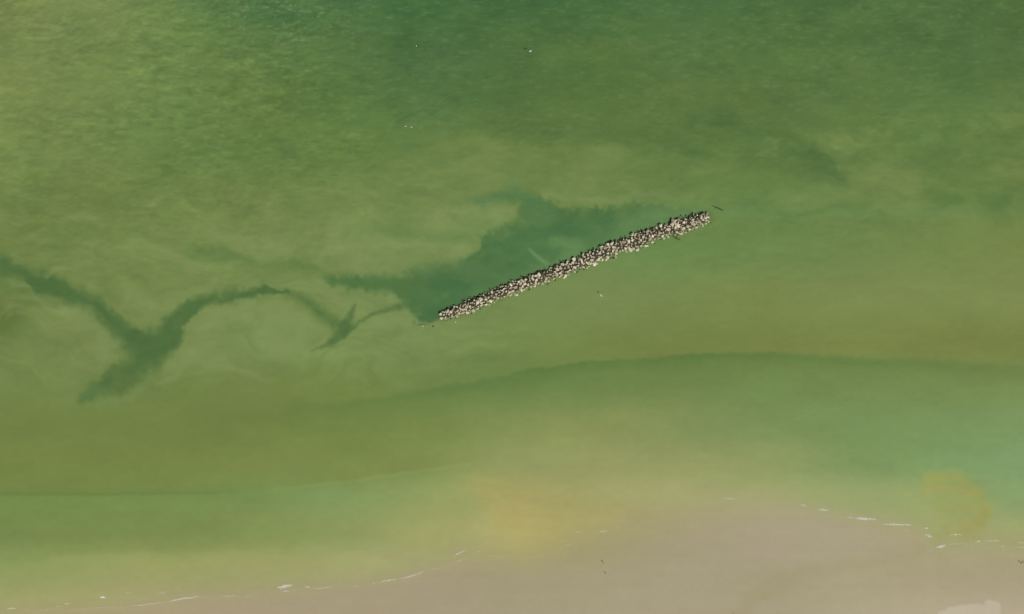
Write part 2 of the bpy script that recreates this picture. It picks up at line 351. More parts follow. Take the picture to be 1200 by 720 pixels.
def val_attr(me, name, val):
    a = me.attributes.new(name, 'FLOAT', 'POINT'); a.data.foreach_set('value', val.astype(np.float32).ravel())

# ------------------------------------------------------------------ sea
me, U, V = sheet('sea', axis(-40, 1240, 1.25, 9000), axis(-40, 760, 1.25, 9000))
infr = (U > -60) & (U < 1260) & (V > -60) & (V < 780)
finish(me, U, V, np.where(infr, wave_z(U, V), 0.0))
wc = water_colour(U, V)
# wave glitter and bubbles painted as pale flecks on the rough water, north-west
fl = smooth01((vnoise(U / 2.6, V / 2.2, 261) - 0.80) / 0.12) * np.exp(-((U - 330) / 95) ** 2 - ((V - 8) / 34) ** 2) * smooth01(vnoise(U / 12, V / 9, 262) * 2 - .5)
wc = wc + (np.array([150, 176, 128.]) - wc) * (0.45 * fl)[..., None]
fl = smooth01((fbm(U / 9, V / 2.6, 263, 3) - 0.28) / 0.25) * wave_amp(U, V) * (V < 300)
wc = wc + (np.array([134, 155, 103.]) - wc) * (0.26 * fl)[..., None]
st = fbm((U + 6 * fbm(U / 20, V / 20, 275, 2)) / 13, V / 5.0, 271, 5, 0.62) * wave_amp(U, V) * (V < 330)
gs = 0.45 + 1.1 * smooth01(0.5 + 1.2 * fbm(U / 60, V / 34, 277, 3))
wc = wc * (1 + 0.10 * gs * st)[..., None]  # wave shading painted into the water colour as light and dark streaks
st = fbm(U / 42, V / 26, 281, 5) * np.interp(V, [0, 250, 340], [1, .8, 0])
wc = wc * (1 + np.array([.05, .03, .035]) * st[..., None])
dl = shore_d(U, V)
# thin water over the sand takes on the colour of the sand below it
Sw = row_field(SAND_ROWS, np.clip(U, 0, 1200), np.clip(V, 560, 722))
shw = SHORE_W(U)
sh = np.exp(-(np.clip(-dl, 0, None) / shw) ** 1.3)
wc = wc + ((Sw * 0.55 + wc * 0.45) - wc) * sh[..., None]
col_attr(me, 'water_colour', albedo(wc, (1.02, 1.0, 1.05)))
near = seg_stroke(U, V, [(a, b_, 6.0) for a, b_ in CREST], 7)
val_attr(me, 'silt', np.clip(1 - 0.25 * near, 0, 1))
m_sea, nt, b = new_mat('silty_sea_water')
ac = nt.nodes.new('ShaderNodeAttribute'); ac.attribute_name = 'water_colour'
asv = nt.nodes.new('ShaderNodeAttribute'); asv.attribute_name = 'silt'
nt.links.new(ac.outputs['Color'], b.inputs['Base Color'])
nt.links.new(asv.outputs['Fac'], b.inputs['Alpha'])
b.inputs['Roughness'].default_value = 0.09; b.inputs['IOR'].default_value = 1.33
tc = nt.nodes.new('ShaderNodeTexCoord'); mp = nt.nodes.new('ShaderNodeMapping'); mp.inputs['Scale'].default_value = (0.8, 1.9, 1)
nz = nt.nodes.new('ShaderNodeTexNoise'); nz.inputs['Scale'].default_value = 0.9; nz.inputs['Detail'].default_value = 4
bp = nt.nodes.new('ShaderNodeBump'); bp.inputs['Strength'].default_value = 0.15; bp.inputs['Distance'].default_value = 0.15
nt.links.new(tc.outputs['Object'], mp.inputs[0]); nt.links.new(mp.outputs[0], nz.inputs['Vector'])
nt.links.new(nz.outputs['Fac'], bp.inputs['Height']); nt.links.new(bp.outputs[0], b.inputs['Normal'])
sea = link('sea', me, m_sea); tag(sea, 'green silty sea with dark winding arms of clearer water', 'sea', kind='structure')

# ------------------------------------------------------------------ beach and sea bed (one sheet)
me, U, V = sheet('beach', axis(-40, 1240, 2.0, 9000), np.concatenate([axis(-40, 560, 5, 9000)[:-1][axis(-40, 560, 5, 9000)[:-1] < 559], axis(560, 780, 1.5, 9000)[axis(560, 780, 1.5, 9000) >= 559.9]]))
Z = ground_z(U, V)
r1 = fbm(U / 20, V / 12, 401, 4); f1 = fbm(U / 5, V / 4, 411, 3)
S = row_field(SAND_ROWS, np.clip(U + 25 * fbm(U / 60, V / 40, 421, 3), 0, 1200), np.clip(V, 560, 722))
def smix(mask, c):
    global S
    S = S + (np.array(c, float) - S) * mask[..., None]
pu = U + 5 * r1 + 1.2 * f1; pv = V + 3.5 * r1 + 1.2 * f1
smix(0.36 * seg_stroke(pu, pv, [(850,735,9),(880,705,8),(905,684,7),(945,668,6),(1010,660,5),(1070,650,4),(1096,642,3)], 8), (158,149,112))
smix(0.35 * seg_stroke(pu, pv, [(1000,668,9),(1100,668,10),(1200,665,9)], 14), (163,156,118))
smix(0.4 * seg_stroke(pu, pv, [(690,640,12),(740,628,14),(770,622,8)], 16), (158,151,112))
smix(0.25 * seg_stroke(pu, pv, [(560,735,14),(590,700,10),(600,670,8)], 14), (158,148,116))
slab = poly_mask(U + 1.2 * f1, V + 1.6 * f1 + 1.5 * r1, [(1094,740),(1098,716),(1108,711),(1126,706),(1150,706),(1157,700),(1162,703),(1170,706),(1170,740)], 1.6)
smix(0.95 * slab, (189,178,155))
dls = shore_d(U, V)
wet = np.exp(-(np.clip(dls, 0, None) / (0.8 * SHORE_W(U))) ** 1.3)      # water film on the wet sand
sel = (dls > -3) & (dls < 90) & (U > -60) & (U < 1260)
Wf = np.array(S); Wf[sel] = row_field(WATER_ROWS, np.clip(U[sel], 0, 1200), V[sel] - np.clip(dls[sel], 0, None))
S = S + ((S * 0.55 + Wf * 0.45) - S) * wet[..., None]
S = S * (1 + 0.012 * fbm(U / 14, V / 8, 431, 4) + 0.010 * fbm(U / 90, V / 7, 441, 3))[..., None]
Z = Z + 0.10 * slab + np.where(shore_d(U, V) > 2, 0.02 * fbm(U / 8, V / 5, 451, 3), 0)
finish(me, U, V, Z)
col_attr(me, 'sand_colour', albedo(S))
m_sand, nt, b = new_mat('beach_sand')
ac = nt.nodes.new('ShaderNodeAttribute'); ac.attribute_name = 'sand_colour'
tc = nt.nodes.new('ShaderNodeTexCoord')
nz = nt.nodes.new('ShaderNodeTexNoise'); nz.inputs['Scale'].default_value = 0.6; nz.inputs['Detail'].default_value = 7; nz.inputs['Roughness'].default_value = .65
nt.links.new(tc.outputs['Object'], nz.inputs['Vector'])
mr = nt.nodes.new('ShaderNodeMapRange'); mr.inputs['To Min'].default_value = 0.95; mr.inputs['To Max'].default_value = 1.05
nt.links.new(nz.outputs['Fac'], mr.inputs['Value'])
mx = nt.nodes.new('ShaderNodeVectorMath'); mx.operation = 'SCALE'
nt.links.new(ac.outputs['Color'], mx.inputs[0]); nt.links.new(mr.outputs[0], mx.inputs['Scale'])
nt.links.new(mx.outputs[0], b.inputs['Base Color'])
b.inputs['Roughness'].default_value = 0.9; b.inputs['Specular IOR Level'].default_value = 0.2
bp = nt.nodes.new('ShaderNodeBump'); bp.inputs['Strength'].default_value = 0.2; bp.inputs['Distance'].default_value = 0.08
nt.links.new(nz.outputs['Fac'], bp.inputs['Height']); nt.links.new(bp.outputs[0], b.inputs['Normal'])
beach = link('beach', me, m_sand); tag(beach, 'smooth tan sand beach sloping under the sea', 'beach', kind='structure')

# ------------------------------------------------------------------ breakwater of boulders
def rock_mat(name, c0, c1, rough):
    m, nt, b = new_mat(name)
    oi = nt.nodes.new('ShaderNodeObjectInfo'); tc = nt.nodes.new('ShaderNodeTexCoord')
    geo = nt.nodes.new('ShaderNodeNewGeometry')
    ad = nt.nodes.new('ShaderNodeMath'); ad.operation = 'ADD'
    nt.links.new(oi.outputs['Random'], ad.inputs[0]); nt.links.new(geo.outputs['Random Per Island'], ad.inputs[1])
    fr = nt.nodes.new('ShaderNodeMath'); fr.operation = 'FRACT'; nt.links.new(ad.outputs[0], fr.inputs[0])
    mx = nt.nodes.new('ShaderNodeMix'); mx.data_type = 'RGBA'
    mx.inputs['A'].default_value = (*c0, 1); mx.inputs['B'].default_value = (*c1, 1)
    pw = nt.nodes.new('ShaderNodeMath'); pw.operation = 'POWER'; pw.inputs[1].default_value = 0.55
    nt.links.new(fr.outputs[0], pw.inputs[0]); nt.links.new(pw.outputs[0], mx.inputs['Factor'])
    nz = nt.nodes.new('ShaderNodeTexNoise'); nz.inputs['Scale'].default_value = 2.2; nz.inputs['Detail'].default_value = 6
    nt.links.new(tc.outputs['Object'], nz.inputs['Vector'])
    mr = nt.nodes.new('ShaderNodeMapRange'); mr.inputs['To Min'].default_value = 0.85; mr.inputs['To Max'].default_value = 1.12
    nt.links.new(nz.outputs['Fac'], mr.inputs['Value'])
    sc_ = nt.nodes.new('ShaderNodeVectorMath'); sc_.operation = 'SCALE'
    nt.links.new(mx.outputs['Result'], sc_.inputs[0]); nt.links.new(mr.outputs[0], sc_.inputs['Scale'])
    nt.links.new(sc_.outputs[0], b.inputs['Base Color'])
    bp = nt.nodes.new('ShaderNodeBump'); bp.inputs['Strength'].default_value = 0.5; bp.inputs['Distance'].default_value = 0.1
    nt.links.new(nz.outputs['Fac'], bp.inputs['Height']); nt.links.new(bp.outputs[0], b.inputs['Normal'])
    b.inputs['Roughness'].default_value = rough
    return m
m_rock = rock_mat('pale_limestone', (0.24, 0.192, 0.105), (0.69, 0.605, 0.42), 0.9)
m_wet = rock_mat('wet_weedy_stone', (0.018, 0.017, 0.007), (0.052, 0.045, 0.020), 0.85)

def hull_mesh(name, seed, n=12):
    rnd = random.Random(seed)
    bm = bmesh.new()
    for i in range(n):
        d = Vector((rnd.gauss(0, 1), rnd.gauss(0, 1), rnd.gauss(0, 1))).normalized()
        k = (abs(d.x) ** 3.2 + abs(d.y) ** 3.2 + abs(d.z) ** 3.2) ** (-1 / 3.2)
        p = d * k * rnd.uniform(0.85, 1.05)
        bm.verts.new((p.x, p.y, p.z * 0.85))
    res = bmesh.ops.convex_hull(bm, input=bm.verts[:])
    junk = [g for g in res['geom_interior'] if isinstance(g, bmesh.types.BMVert)]
    if junk: bmesh.ops.delete(bm, geom=junk, context='VERTS')
    bmesh.ops.recalc_face_normals(bm, faces=bm.faces[:])
    me = bpy.data.meshes.new(name); bm.to_mesh(me); bm.free()
    return me
HULLS = [hull_mesh('rock', 100 + i) for i in range(14)]
HC = [(np.array([v.co[:] for v in h.vertices]), [tuple(p.vertices) for p in h.polygons]) for h in HULLS]

# arc-length frame along the crest, metres
cw = np.stack([(CREST[:, 0] - 600) * M_PER_U, (360 - CREST[:, 1]) * M_PER_U], 1)
seg = np.hypot(*np.diff(cw, axis=0).T); arc = np.concatenate([[0], np.cumsum(seg)]); LEN = arc[-1]
def crest_at(s):
    x = np.interp(s, arc, cw[:, 0]); y = np.interp(s, arc, cw[:, 1])
    e = 2.0
    tx = np.interp(min(s + e, LEN), arc, cw[:, 0]) - np.interp(max(s - e, 0), arc, cw[:, 0])
    ty = np.interp(min(s + e, LEN), arc, cw[:, 1]) - np.interp(max(s - e, 0), arc, cw[:, 1])
    l = math.hypot(tx, ty); return x, y, tx / l, ty / l
def half_w(s):
    t = s / LEN
    w = np.interp(t, [0, .03, .1, .3, .5, .62, .7, .76, .82, .9, .97, 1.0], [1.4, 2.5, 2.9, 2.9, 3.1, 3.5, 3.3, 3.9, 3.0, 3.6, 3.5, 2.2])
    return w + 0.45 * math.sin(s * 0.9) * math.sin(s * 0.37 + 1) + 0.25 * math.sin(s * 2.3)
def crest_h(s):
    return 1.55 + 0.25 * math.sin(s * .45) + 0.2 * math.sin(s * 1.3 + 2)

bw = empty('rock_breakwater', (*W(670, 312), 0.0))
tag(bw, 'long low breakwater of piled pale boulders standing off the beach', 'breakwater')
bw_loc = Vector(bw.location)
rnd = random.Random(5)
rocks = []      # (x, y, z, scale vec, rot, hull)
pts = []
def try_pts(n, rmin, lo, hi, store):
    for _ in range(n):
        s = rnd.uniform(-0.8, LEN + 0.8); sc = min(max(s, 0), LEN)
        x, y, tx, ty = crest_at(sc); x += tx * (s - sc); y += ty * (s - sc)
        q = rnd.uniform(-1, 1)
        w = half_w(sc)
        if not (lo <= abs(q) <= hi): continue
        px, py = x - ty * q * w, y + tx * q * w
        if all((px - a) ** 2 + (py - b) ** 2 > rmin * rmin for a, b, *_ in store[-900:]):
            store.append((px, py, s, q))
big = []
try_pts(16000, 1.33, 0, 1.0, big)
big = [p for p in big if p[3] < 0.86]
def hump(q):
    return 1 - ((q - .45) / 1.5) ** 2 if q < .45 else 1 - ((q - .45) / .6) ** 4
for (px, py, s, q) in big:
    sc = min(max(s, 0), LEN)
    h = crest_h(sc) * hump(q) + 0.12
    size = rnd.choice([0.42, 0.55, 0.66, 0.76, 0.86, 1.0]) * rnd.uniform(0.9, 1.1)
    sx, sy, sz = size * rnd.uniform(0.85, 1.4), size * rnd.uniform(0.65, 1.05), size * rnd.uniform(0.7, 1.0)
    z = h - 0.3 + rnd.choice([-.45, -.1, .15, .3]) + rnd.uniform(-.1, .1)
    rocks.append((px, py, z, (sx, sy, sz), (rnd.uniform(-.5, .5), rnd.uniform(-.5, .5), rnd.uniform(0, 6.28)), rnd.randrange(14)))
rocks.sort(key=lambda r: -(r[3][0] * r[3][1] + 0.25 * r[2]))
def pos_matrix(r):
    from mathutils import Euler
    return Matrix.Translation(Vector(r[:3]) - bw_loc) @ Euler(r[4]).to_matrix().to_4x4() @ Matrix.Diagonal((*r[3], 1))
def join_rocks(name, lst, mat):
    vs_, fs = [], []
    for r in lst:
        mm = np.array(pos_matrix(r)); c, f = HC[r[5]]
        base = len(vs_)
        vs_ += [tuple(p) for p in (c @ mm[:3, :3].T + mm[:3, 3])]
        fs += [tuple(i + base for i in ff) for ff in f]
    me = bpy.data.meshes.new(name); me.from_pydata(vs_, [], fs); me.update()
    o = link(name, me, mat, bw); o['kind'] = 'stuff'
    return o
for h in HULLS: h.materials.append(m_rock)
for r in rocks[:300]:
    o = bpy.data.objects.new('rock', HULLS[r[5]]); COL.objects.link(o); o.parent = bw
    from mathutils import Euler
    o.location = Vector(r[:3]) - bw_loc; o.rotation_euler = Euler(r[4]); o.scale = r[3]
small = []
spts = []
try_pts(2600, 1.2, 0, 1.0, spts)
for (px, py, s, q) in spts:
    sc = min(max(s, 0), LEN); size = rnd.uniform(0.26, 0.46)
    if q > .9: continue
    small.append((px, py, crest_h(sc) * max(hump(q), 0) + rnd.uniform(-.55, .0), (size * 1.2, size, size * .9), (rnd.uniform(-.6, .6), rnd.uniform(-.6, .6), rnd.uniform(0, 6.28)), rnd.randrange(14)))
join_rocks('small_rocks', rocks[300:] + small, m_rock)
# wet dark stones: the toe at the waterline and the gaps below the boulders
low = []; lowpts = []
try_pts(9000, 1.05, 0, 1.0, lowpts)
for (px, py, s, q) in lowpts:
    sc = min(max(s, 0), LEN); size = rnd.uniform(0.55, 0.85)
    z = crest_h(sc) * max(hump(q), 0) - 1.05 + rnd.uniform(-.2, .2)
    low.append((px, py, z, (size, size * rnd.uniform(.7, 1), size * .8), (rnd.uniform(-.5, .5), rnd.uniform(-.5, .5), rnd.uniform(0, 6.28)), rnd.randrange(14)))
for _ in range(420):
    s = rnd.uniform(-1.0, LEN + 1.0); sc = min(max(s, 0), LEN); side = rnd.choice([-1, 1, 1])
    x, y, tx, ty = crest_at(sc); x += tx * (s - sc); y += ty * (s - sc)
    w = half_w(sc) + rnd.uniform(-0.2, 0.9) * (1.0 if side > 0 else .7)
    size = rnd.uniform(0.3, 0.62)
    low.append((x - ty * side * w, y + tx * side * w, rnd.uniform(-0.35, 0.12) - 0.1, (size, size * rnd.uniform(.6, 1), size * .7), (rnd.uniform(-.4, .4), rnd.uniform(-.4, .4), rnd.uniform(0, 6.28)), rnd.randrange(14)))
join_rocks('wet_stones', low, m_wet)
# rubble core down to the sea bed
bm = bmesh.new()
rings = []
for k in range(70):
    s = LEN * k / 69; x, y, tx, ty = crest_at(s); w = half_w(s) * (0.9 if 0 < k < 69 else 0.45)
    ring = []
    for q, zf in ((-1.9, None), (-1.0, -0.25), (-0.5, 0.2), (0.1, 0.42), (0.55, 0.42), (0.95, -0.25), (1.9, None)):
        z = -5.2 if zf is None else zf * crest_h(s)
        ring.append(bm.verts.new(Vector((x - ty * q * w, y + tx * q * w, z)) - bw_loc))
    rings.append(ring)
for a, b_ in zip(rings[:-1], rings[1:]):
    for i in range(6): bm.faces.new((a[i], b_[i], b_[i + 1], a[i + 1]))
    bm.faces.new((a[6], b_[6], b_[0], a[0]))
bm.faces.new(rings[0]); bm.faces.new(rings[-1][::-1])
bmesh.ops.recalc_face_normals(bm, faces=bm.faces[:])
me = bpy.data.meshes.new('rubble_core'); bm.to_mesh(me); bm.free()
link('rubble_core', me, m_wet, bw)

# ------------------------------------------------------------------ lone stones, driftwood
m_wood, nt, b = new_mat('waterlogged_wood')
nz = nt.nodes.new('ShaderNodeTexNoise'); nz.inputs['Scale'].default_value = 3; nz.inputs['Detail'].default_value = 5
cr = nt.nodes.new('ShaderNodeValToRGB'); cr.color_ramp.elements[0].color = (0.022, 0.026, 0.012, 1); cr.color_ramp.elements[1].color = (0.075, 0.07, 0.035, 1)
nt.links.new(nz.outputs['Fac'], cr.inputs[0]); nt.links.new(cr.outputs[0], b.inputs['Base Color']); b.inputs['Roughness'].default_value = .7
def tube(name, path, sides=8, mat=None, parent=None):
    """path: (Vector, radius)"""
    bm = bmesh.new(); rings = []
    for i, (p, r) in enumerate(path):
        a = path[max(i - 1, 0)][0]; c = path[min(i + 1, len(path) - 1)][0]
        d = (c - a).normalized(); up = Vector((0, 0, 1)) if abs(d.z) < .9 else Vector((1, 0, 0))
        e1 = d.cross(up).normalized(); e2 = d.cross(e1)
        rings.append([bm.verts.new(p + e1 * r * math.cos(t) + e2 * r * math.sin(t)) for t in [6.28318 * k / sides for k in range(sides)]])
    for a, c in zip(rings[:-1], rings[1:]):
        for k in range(sides): bm.faces.new((a[k], a[(k + 1) % sides], c[(k + 1) % sides], c[k]))
    bm.faces.new(rings[0][::-1]); bm.faces.new(rings[-1])
    bmesh.ops.recalc_face_normals(bm, faces=bm.faces[:])
    for f in bm.faces: f.smooth = True
    me = bpy.data.meshes.new(name); bm.to_mesh(me); bm.free()
    return link(name, me, mat, parent)
def log(label, pts_u, radii, z0, z1, stubs=()):
    x0, y0 = W(*pts_u[-1]); root = empty('driftwood_log', (x0, y0, 0)); tag(root, label, 'driftwood')
    n = len(pts_u); P = []
    for i, (u, v) in enumerate(pts_u):
        x, y = W(u, v); P.append((Vector((x - x0, y - y0, z0 + (z1 - z0) * i / (n - 1))), radii[i]))
    tube('trunk', P, 9, m_wood, root)
    for (k, du, dv, L) in stubs:
        p = P[k][0]; tube('branch', [(p, .1), (p + Vector((du * L * .5, dv * L * .5, .12)), .07), (p + Vector((du * L, dv * L, .05)), .03)], 6, m_wood, root)
log('dark tapering driftwood log floating off the tip of the breakwater', [(831,239),(835,241.4),(839,243),(843.5,245),(846.2,247)], [.06,.12,.2,.33,.3], -0.10, 0.10, [(2, -.5, -.8, 1.0), (4, .9, .2, .8)])
log('short dark sunken log lying against the foot of the breakwater', [(788,276.5),(791,278.5),(794.5,280.3),(797,281.5)], [.12,.25,.32,.2], -0.02, 0.05, [(1, .3, -.9, 1.2)])
log('thin dark branch sticking out of the water beside a lone stone', [(488,381),(491,380.6),(496,381.4),(501,380)], [.04,.08,.09,.04], 0.0, 0.04, [(2, .2, .9, .6)])
def lone_stone(u, v, s, mat, label, k, z=0.05):
    x, y = W(u, v); h = HULLS[k].copy(); h.materials.clear(); h.materials.append(mat)
    o = bpy.data.objects.new('stone', h); COL.objects.link(o)
    o.location = (x, y, z); o.scale = s; o.rotation_euler = (0.2, 0.1, 1.1 * k); tag(o, label, 'stone')
lone_stone(495.5, 382.3, (.42,.38,.4), m_rock, 'small pale stone breaking the surface west of the breakwater', 3)
lone_stone(507.5, 382.2, (.7,.5,.3), m_wet, 'flat dark wet stone awash between the lone pale stone and breakwater', 4, -0.1)
lone_stone(534.0, 377.4, (.48,.42,.4), m_rock, 'small pale stone detached from the end of the breakwater', 6)
lone_stone(641.5, 333.0, (.7,.38,.3), m_wet, 'dark wet stone awash beside the middle of the breakwater', 8, 0.0)

# ------------------------------------------------------------------ foam along the swash line
m_foam, nt, b = new_mat('sea_foam')
b.inputs['Base Color'].default_value = (0.74, 0.71, 0.60, 1); b.inputs['Roughness'].default_value = 0.8
tc = nt.nodes.new('ShaderNodeTexCoord'); nz = nt.nodes.new('ShaderNodeTexNoise'); nz.inputs['Scale'].default_value = 1.6; nz.inputs['Detail'].default_value = 5
nt.links.new(tc.outputs['Object'], nz.inputs['Vector'])
at = nt.nodes.new('ShaderNodeAttribute'); at.attribute_name = 'cover'
ad = nt.nodes.new('ShaderNodeMath'); ad.operation = 'MULTIPLY_ADD'; ad.inputs[1].default_value = 1.6
sb = nt.nodes.new('ShaderNodeMath'); sb.operation = 'SUBTRACT'; sb.inputs[1].default_value = 0.62
nt.links.new(nz.outputs['Fac'], sb.inputs[0])
nt.links.new(sb.outputs[0], ad.inputs[0]); nt.links.new(at.outputs['Fac'], ad.inputs[2])
cl = nt.nodes.new('ShaderNodeClamp'); nt.links.new(ad.outputs[0], cl.inputs[0]); nt.links.new(cl.outputs[0], b.inputs['Alpha'])
FOAM = [  # points, half width (map units), cover
 ([(7,713.4),(14,713),(20,712.4)],.75,.9), ([(27,714.6),(34,714.4)],.5,.55), ([(40,717.4),(52,715.2),(62,713.4),(70,713.2)],.5,.45),
 ([(65,710.4),(71,710.4)],.6,.6), ([(75,707.6),(82,707)],.75,.8), ([(83,714.4),(100,713.4),(118,711.6),(150,710.2)],.4,.4),
 ([(117,700.4),(121,699.8),(124.5,699.6)],1.1,1.3), ([(147,694.8),(151,694.2),(155,692.8)],.5,.45), ([(139,706.6),(143,706.2)],.6,.7),
 ([(150,710),(165,709),(176,707.6),(188,706.4),(197,705.6)],.6,.7), ([(182,696),(190,694.8),(197,693.2)],.7,.55),
 ([(195,706),(204,703.4),(214,701.2),(224,700.6),(230,699),(237,699.2)],.75,.95), ([(262,699),(270,698.6),(276,697)],.7,.6),
 ([(285,699.4),(296,698.8)],.45,.6), ([(300,693.6),(305,693.5)],.6,.6), ([(324,688.8),(330,688),(337,686.2),(343.5,685.4)],1.3,1.15),
 ([(326,690),(334,689.2),(341,687)],1.0,.55), ([(330,692.8),(340,692.4)],.7,.8), ([(340,692),(352,690.2)],.5,.6), ([(357,688),(363,688)],.75,.9),
 ([(363,689.2),(374,689.6),(384,688.2),(391,686.4)],.55,.7), ([(412,687.4),(421,686.8)],.55,.5), ([(435,683.4),(441,682.6)],.6,.6),
 ([(445,681.6),(456,680),(467,678.4)],.75,.9), ([(466,678),(478,676.2),(489,672.6),(499,668.2)],.7,.85), ([(500,668),(520,664.4)],.4,.4),
 ([(531,651.8),(539,648),(547,643.6)],.55,.9), ([(535,657.4),(542,655.6)],.5,.55), ([(557,647),(564,645.8)],.5,.5),
 ([(658,633.6),(664,634.2)],.5,.45), ([(662,638.8),(668,638.6)],.5,.5), ([(673,625.8),(677,623.6),(681,622.8)],.75,.5), ([(674,634.4),(676,634.6)],.5,.7),
 ([(702,622.6),(707,622.8),(711.5,622.4)],.65,.85), ([(716,615),(719,615)],.5,.5), ([(722,619),(727,618.4)],.6,.65), ([(778,615),(784,614.6)],.5,.35),
 ([(845,583.6),(852,583.8),(864,585.2)],.7,.55), ([(937,590.6),(941,591.6),(944.5,593.6)],.8,.8), ([(957,596.8),(965,597.4),(972,598.2)],.8,.95),
 ([(992,605.8),(1000,607)],.7,.7), ([(1000,607),(1012,608),(1027,608.8)],1.1,1.0), ([(1006,606.2),(1020,607.4)],.8,.5), ([(1032,614),(1050,614.8),(1071,615.2)],.8,.95),
 ([(1060,621.4),(1067,621)],.5,.4), ([(1083,618.6),(1087.5,619.4)],.75,1.0), ([(1082,625.8),(1088,627.6),(1094,630)],.95,.85),
 ([(1096,641.2),(1103,640.6),(1109,637.8)],1.0,1.0), ([(1108,638),(1120,637.4),(1134,636.4)],.5,.5), ([(1112,627.2),(1118,626.4),(1127.5,626.6)],.7,.9),
 ([(1142,634.8),(1151,634.4)],.8,.8), ([(1152,634),(1163,633.6),(1175,633.6)],.75,.7), ([(1168,640.6),(1179,640.4)],.5,.4), ([(1190,635.8),(1202,636)],.55,.6),
 ([(1191,641),(1197,641.4),(1204,643.4)],.6,.55), ([(1086,645.4),(1092,644.6)],.55,.45), ([(1120,594),(1120.1,594.1)],.1,.0)]
vs_, fs, cv = [], [], []
for j, (pl, hw, cov) in enumerate(FOAM[:-1]):
    P = np.array(pl, float); L = np.concatenate([[0], np.cumsum(np.hypot(*np.diff(P, axis=0).T))])
    n = max(6, int(L[-1] / 0.7)); t = np.linspace(0, L[-1], n)
    pu = np.interp(t, L, P[:, 0]); pv = np.interp(t, L, P[:, 1])
    du = np.gradient(pu); dv = np.gradient(pv); l = np.hypot(du, dv) + 1e-9
    taper = np.sin(np.pi * np.clip(np.arange(n) / (n - 1), .02, .98)) ** .5
    wob = fbm(np.arange(n) * .45 + j * 13.0, np.full(n, j * 3.1), 501, 3)
    wd = 1.05 * hw * taper * (1 + 0.8 * wob) + .12
    pv = pv + 0.5 * hw * fbm(np.arange(n) * .3 + j * 7.0, np.full(n, j * 5.3), 511, 2)
    base = len(vs_)
    for i in range(n):
        for k, q in enumerate((-1.6, -.8, 0, .8, 1.6)):
            uu = pu[i] - dv[i] / l[i] * q * wd[i]; vv = pv[i] + du[i] / l[i] * q * wd[i]
            gz = max(float(ground_z(np.array([uu]), np.array([vv]))[0]), 0.0)
            x, y = W(uu, vv); vs_.append((x, y, gz + 0.035 + 0.09 * (1 - (q / 1.6) ** 2)))
            cv.append((0.85 * cov * (1 - abs(q / 1.6) ** 2.0) * (0.3 + 0.7 * taper[i])))
    for i in range(n - 1):
        for k in range(4):
            a = base + i * 5 + k; fs.append((a, a + 5, a + 6, a + 1))
me = bpy.data.meshes.new('sea_foam'); me.from_pydata(vs_, [], fs); me.update()
me.polygons.foreach_set('use_smooth', np.ones(len(me.polygons), bool))
val_attr(me, 'cover', np.array(cv))
tag(link('sea_foam', me, m_foam), 'broken white foam streaks left along the waterline of the beach', 'foam', kind='stuff')

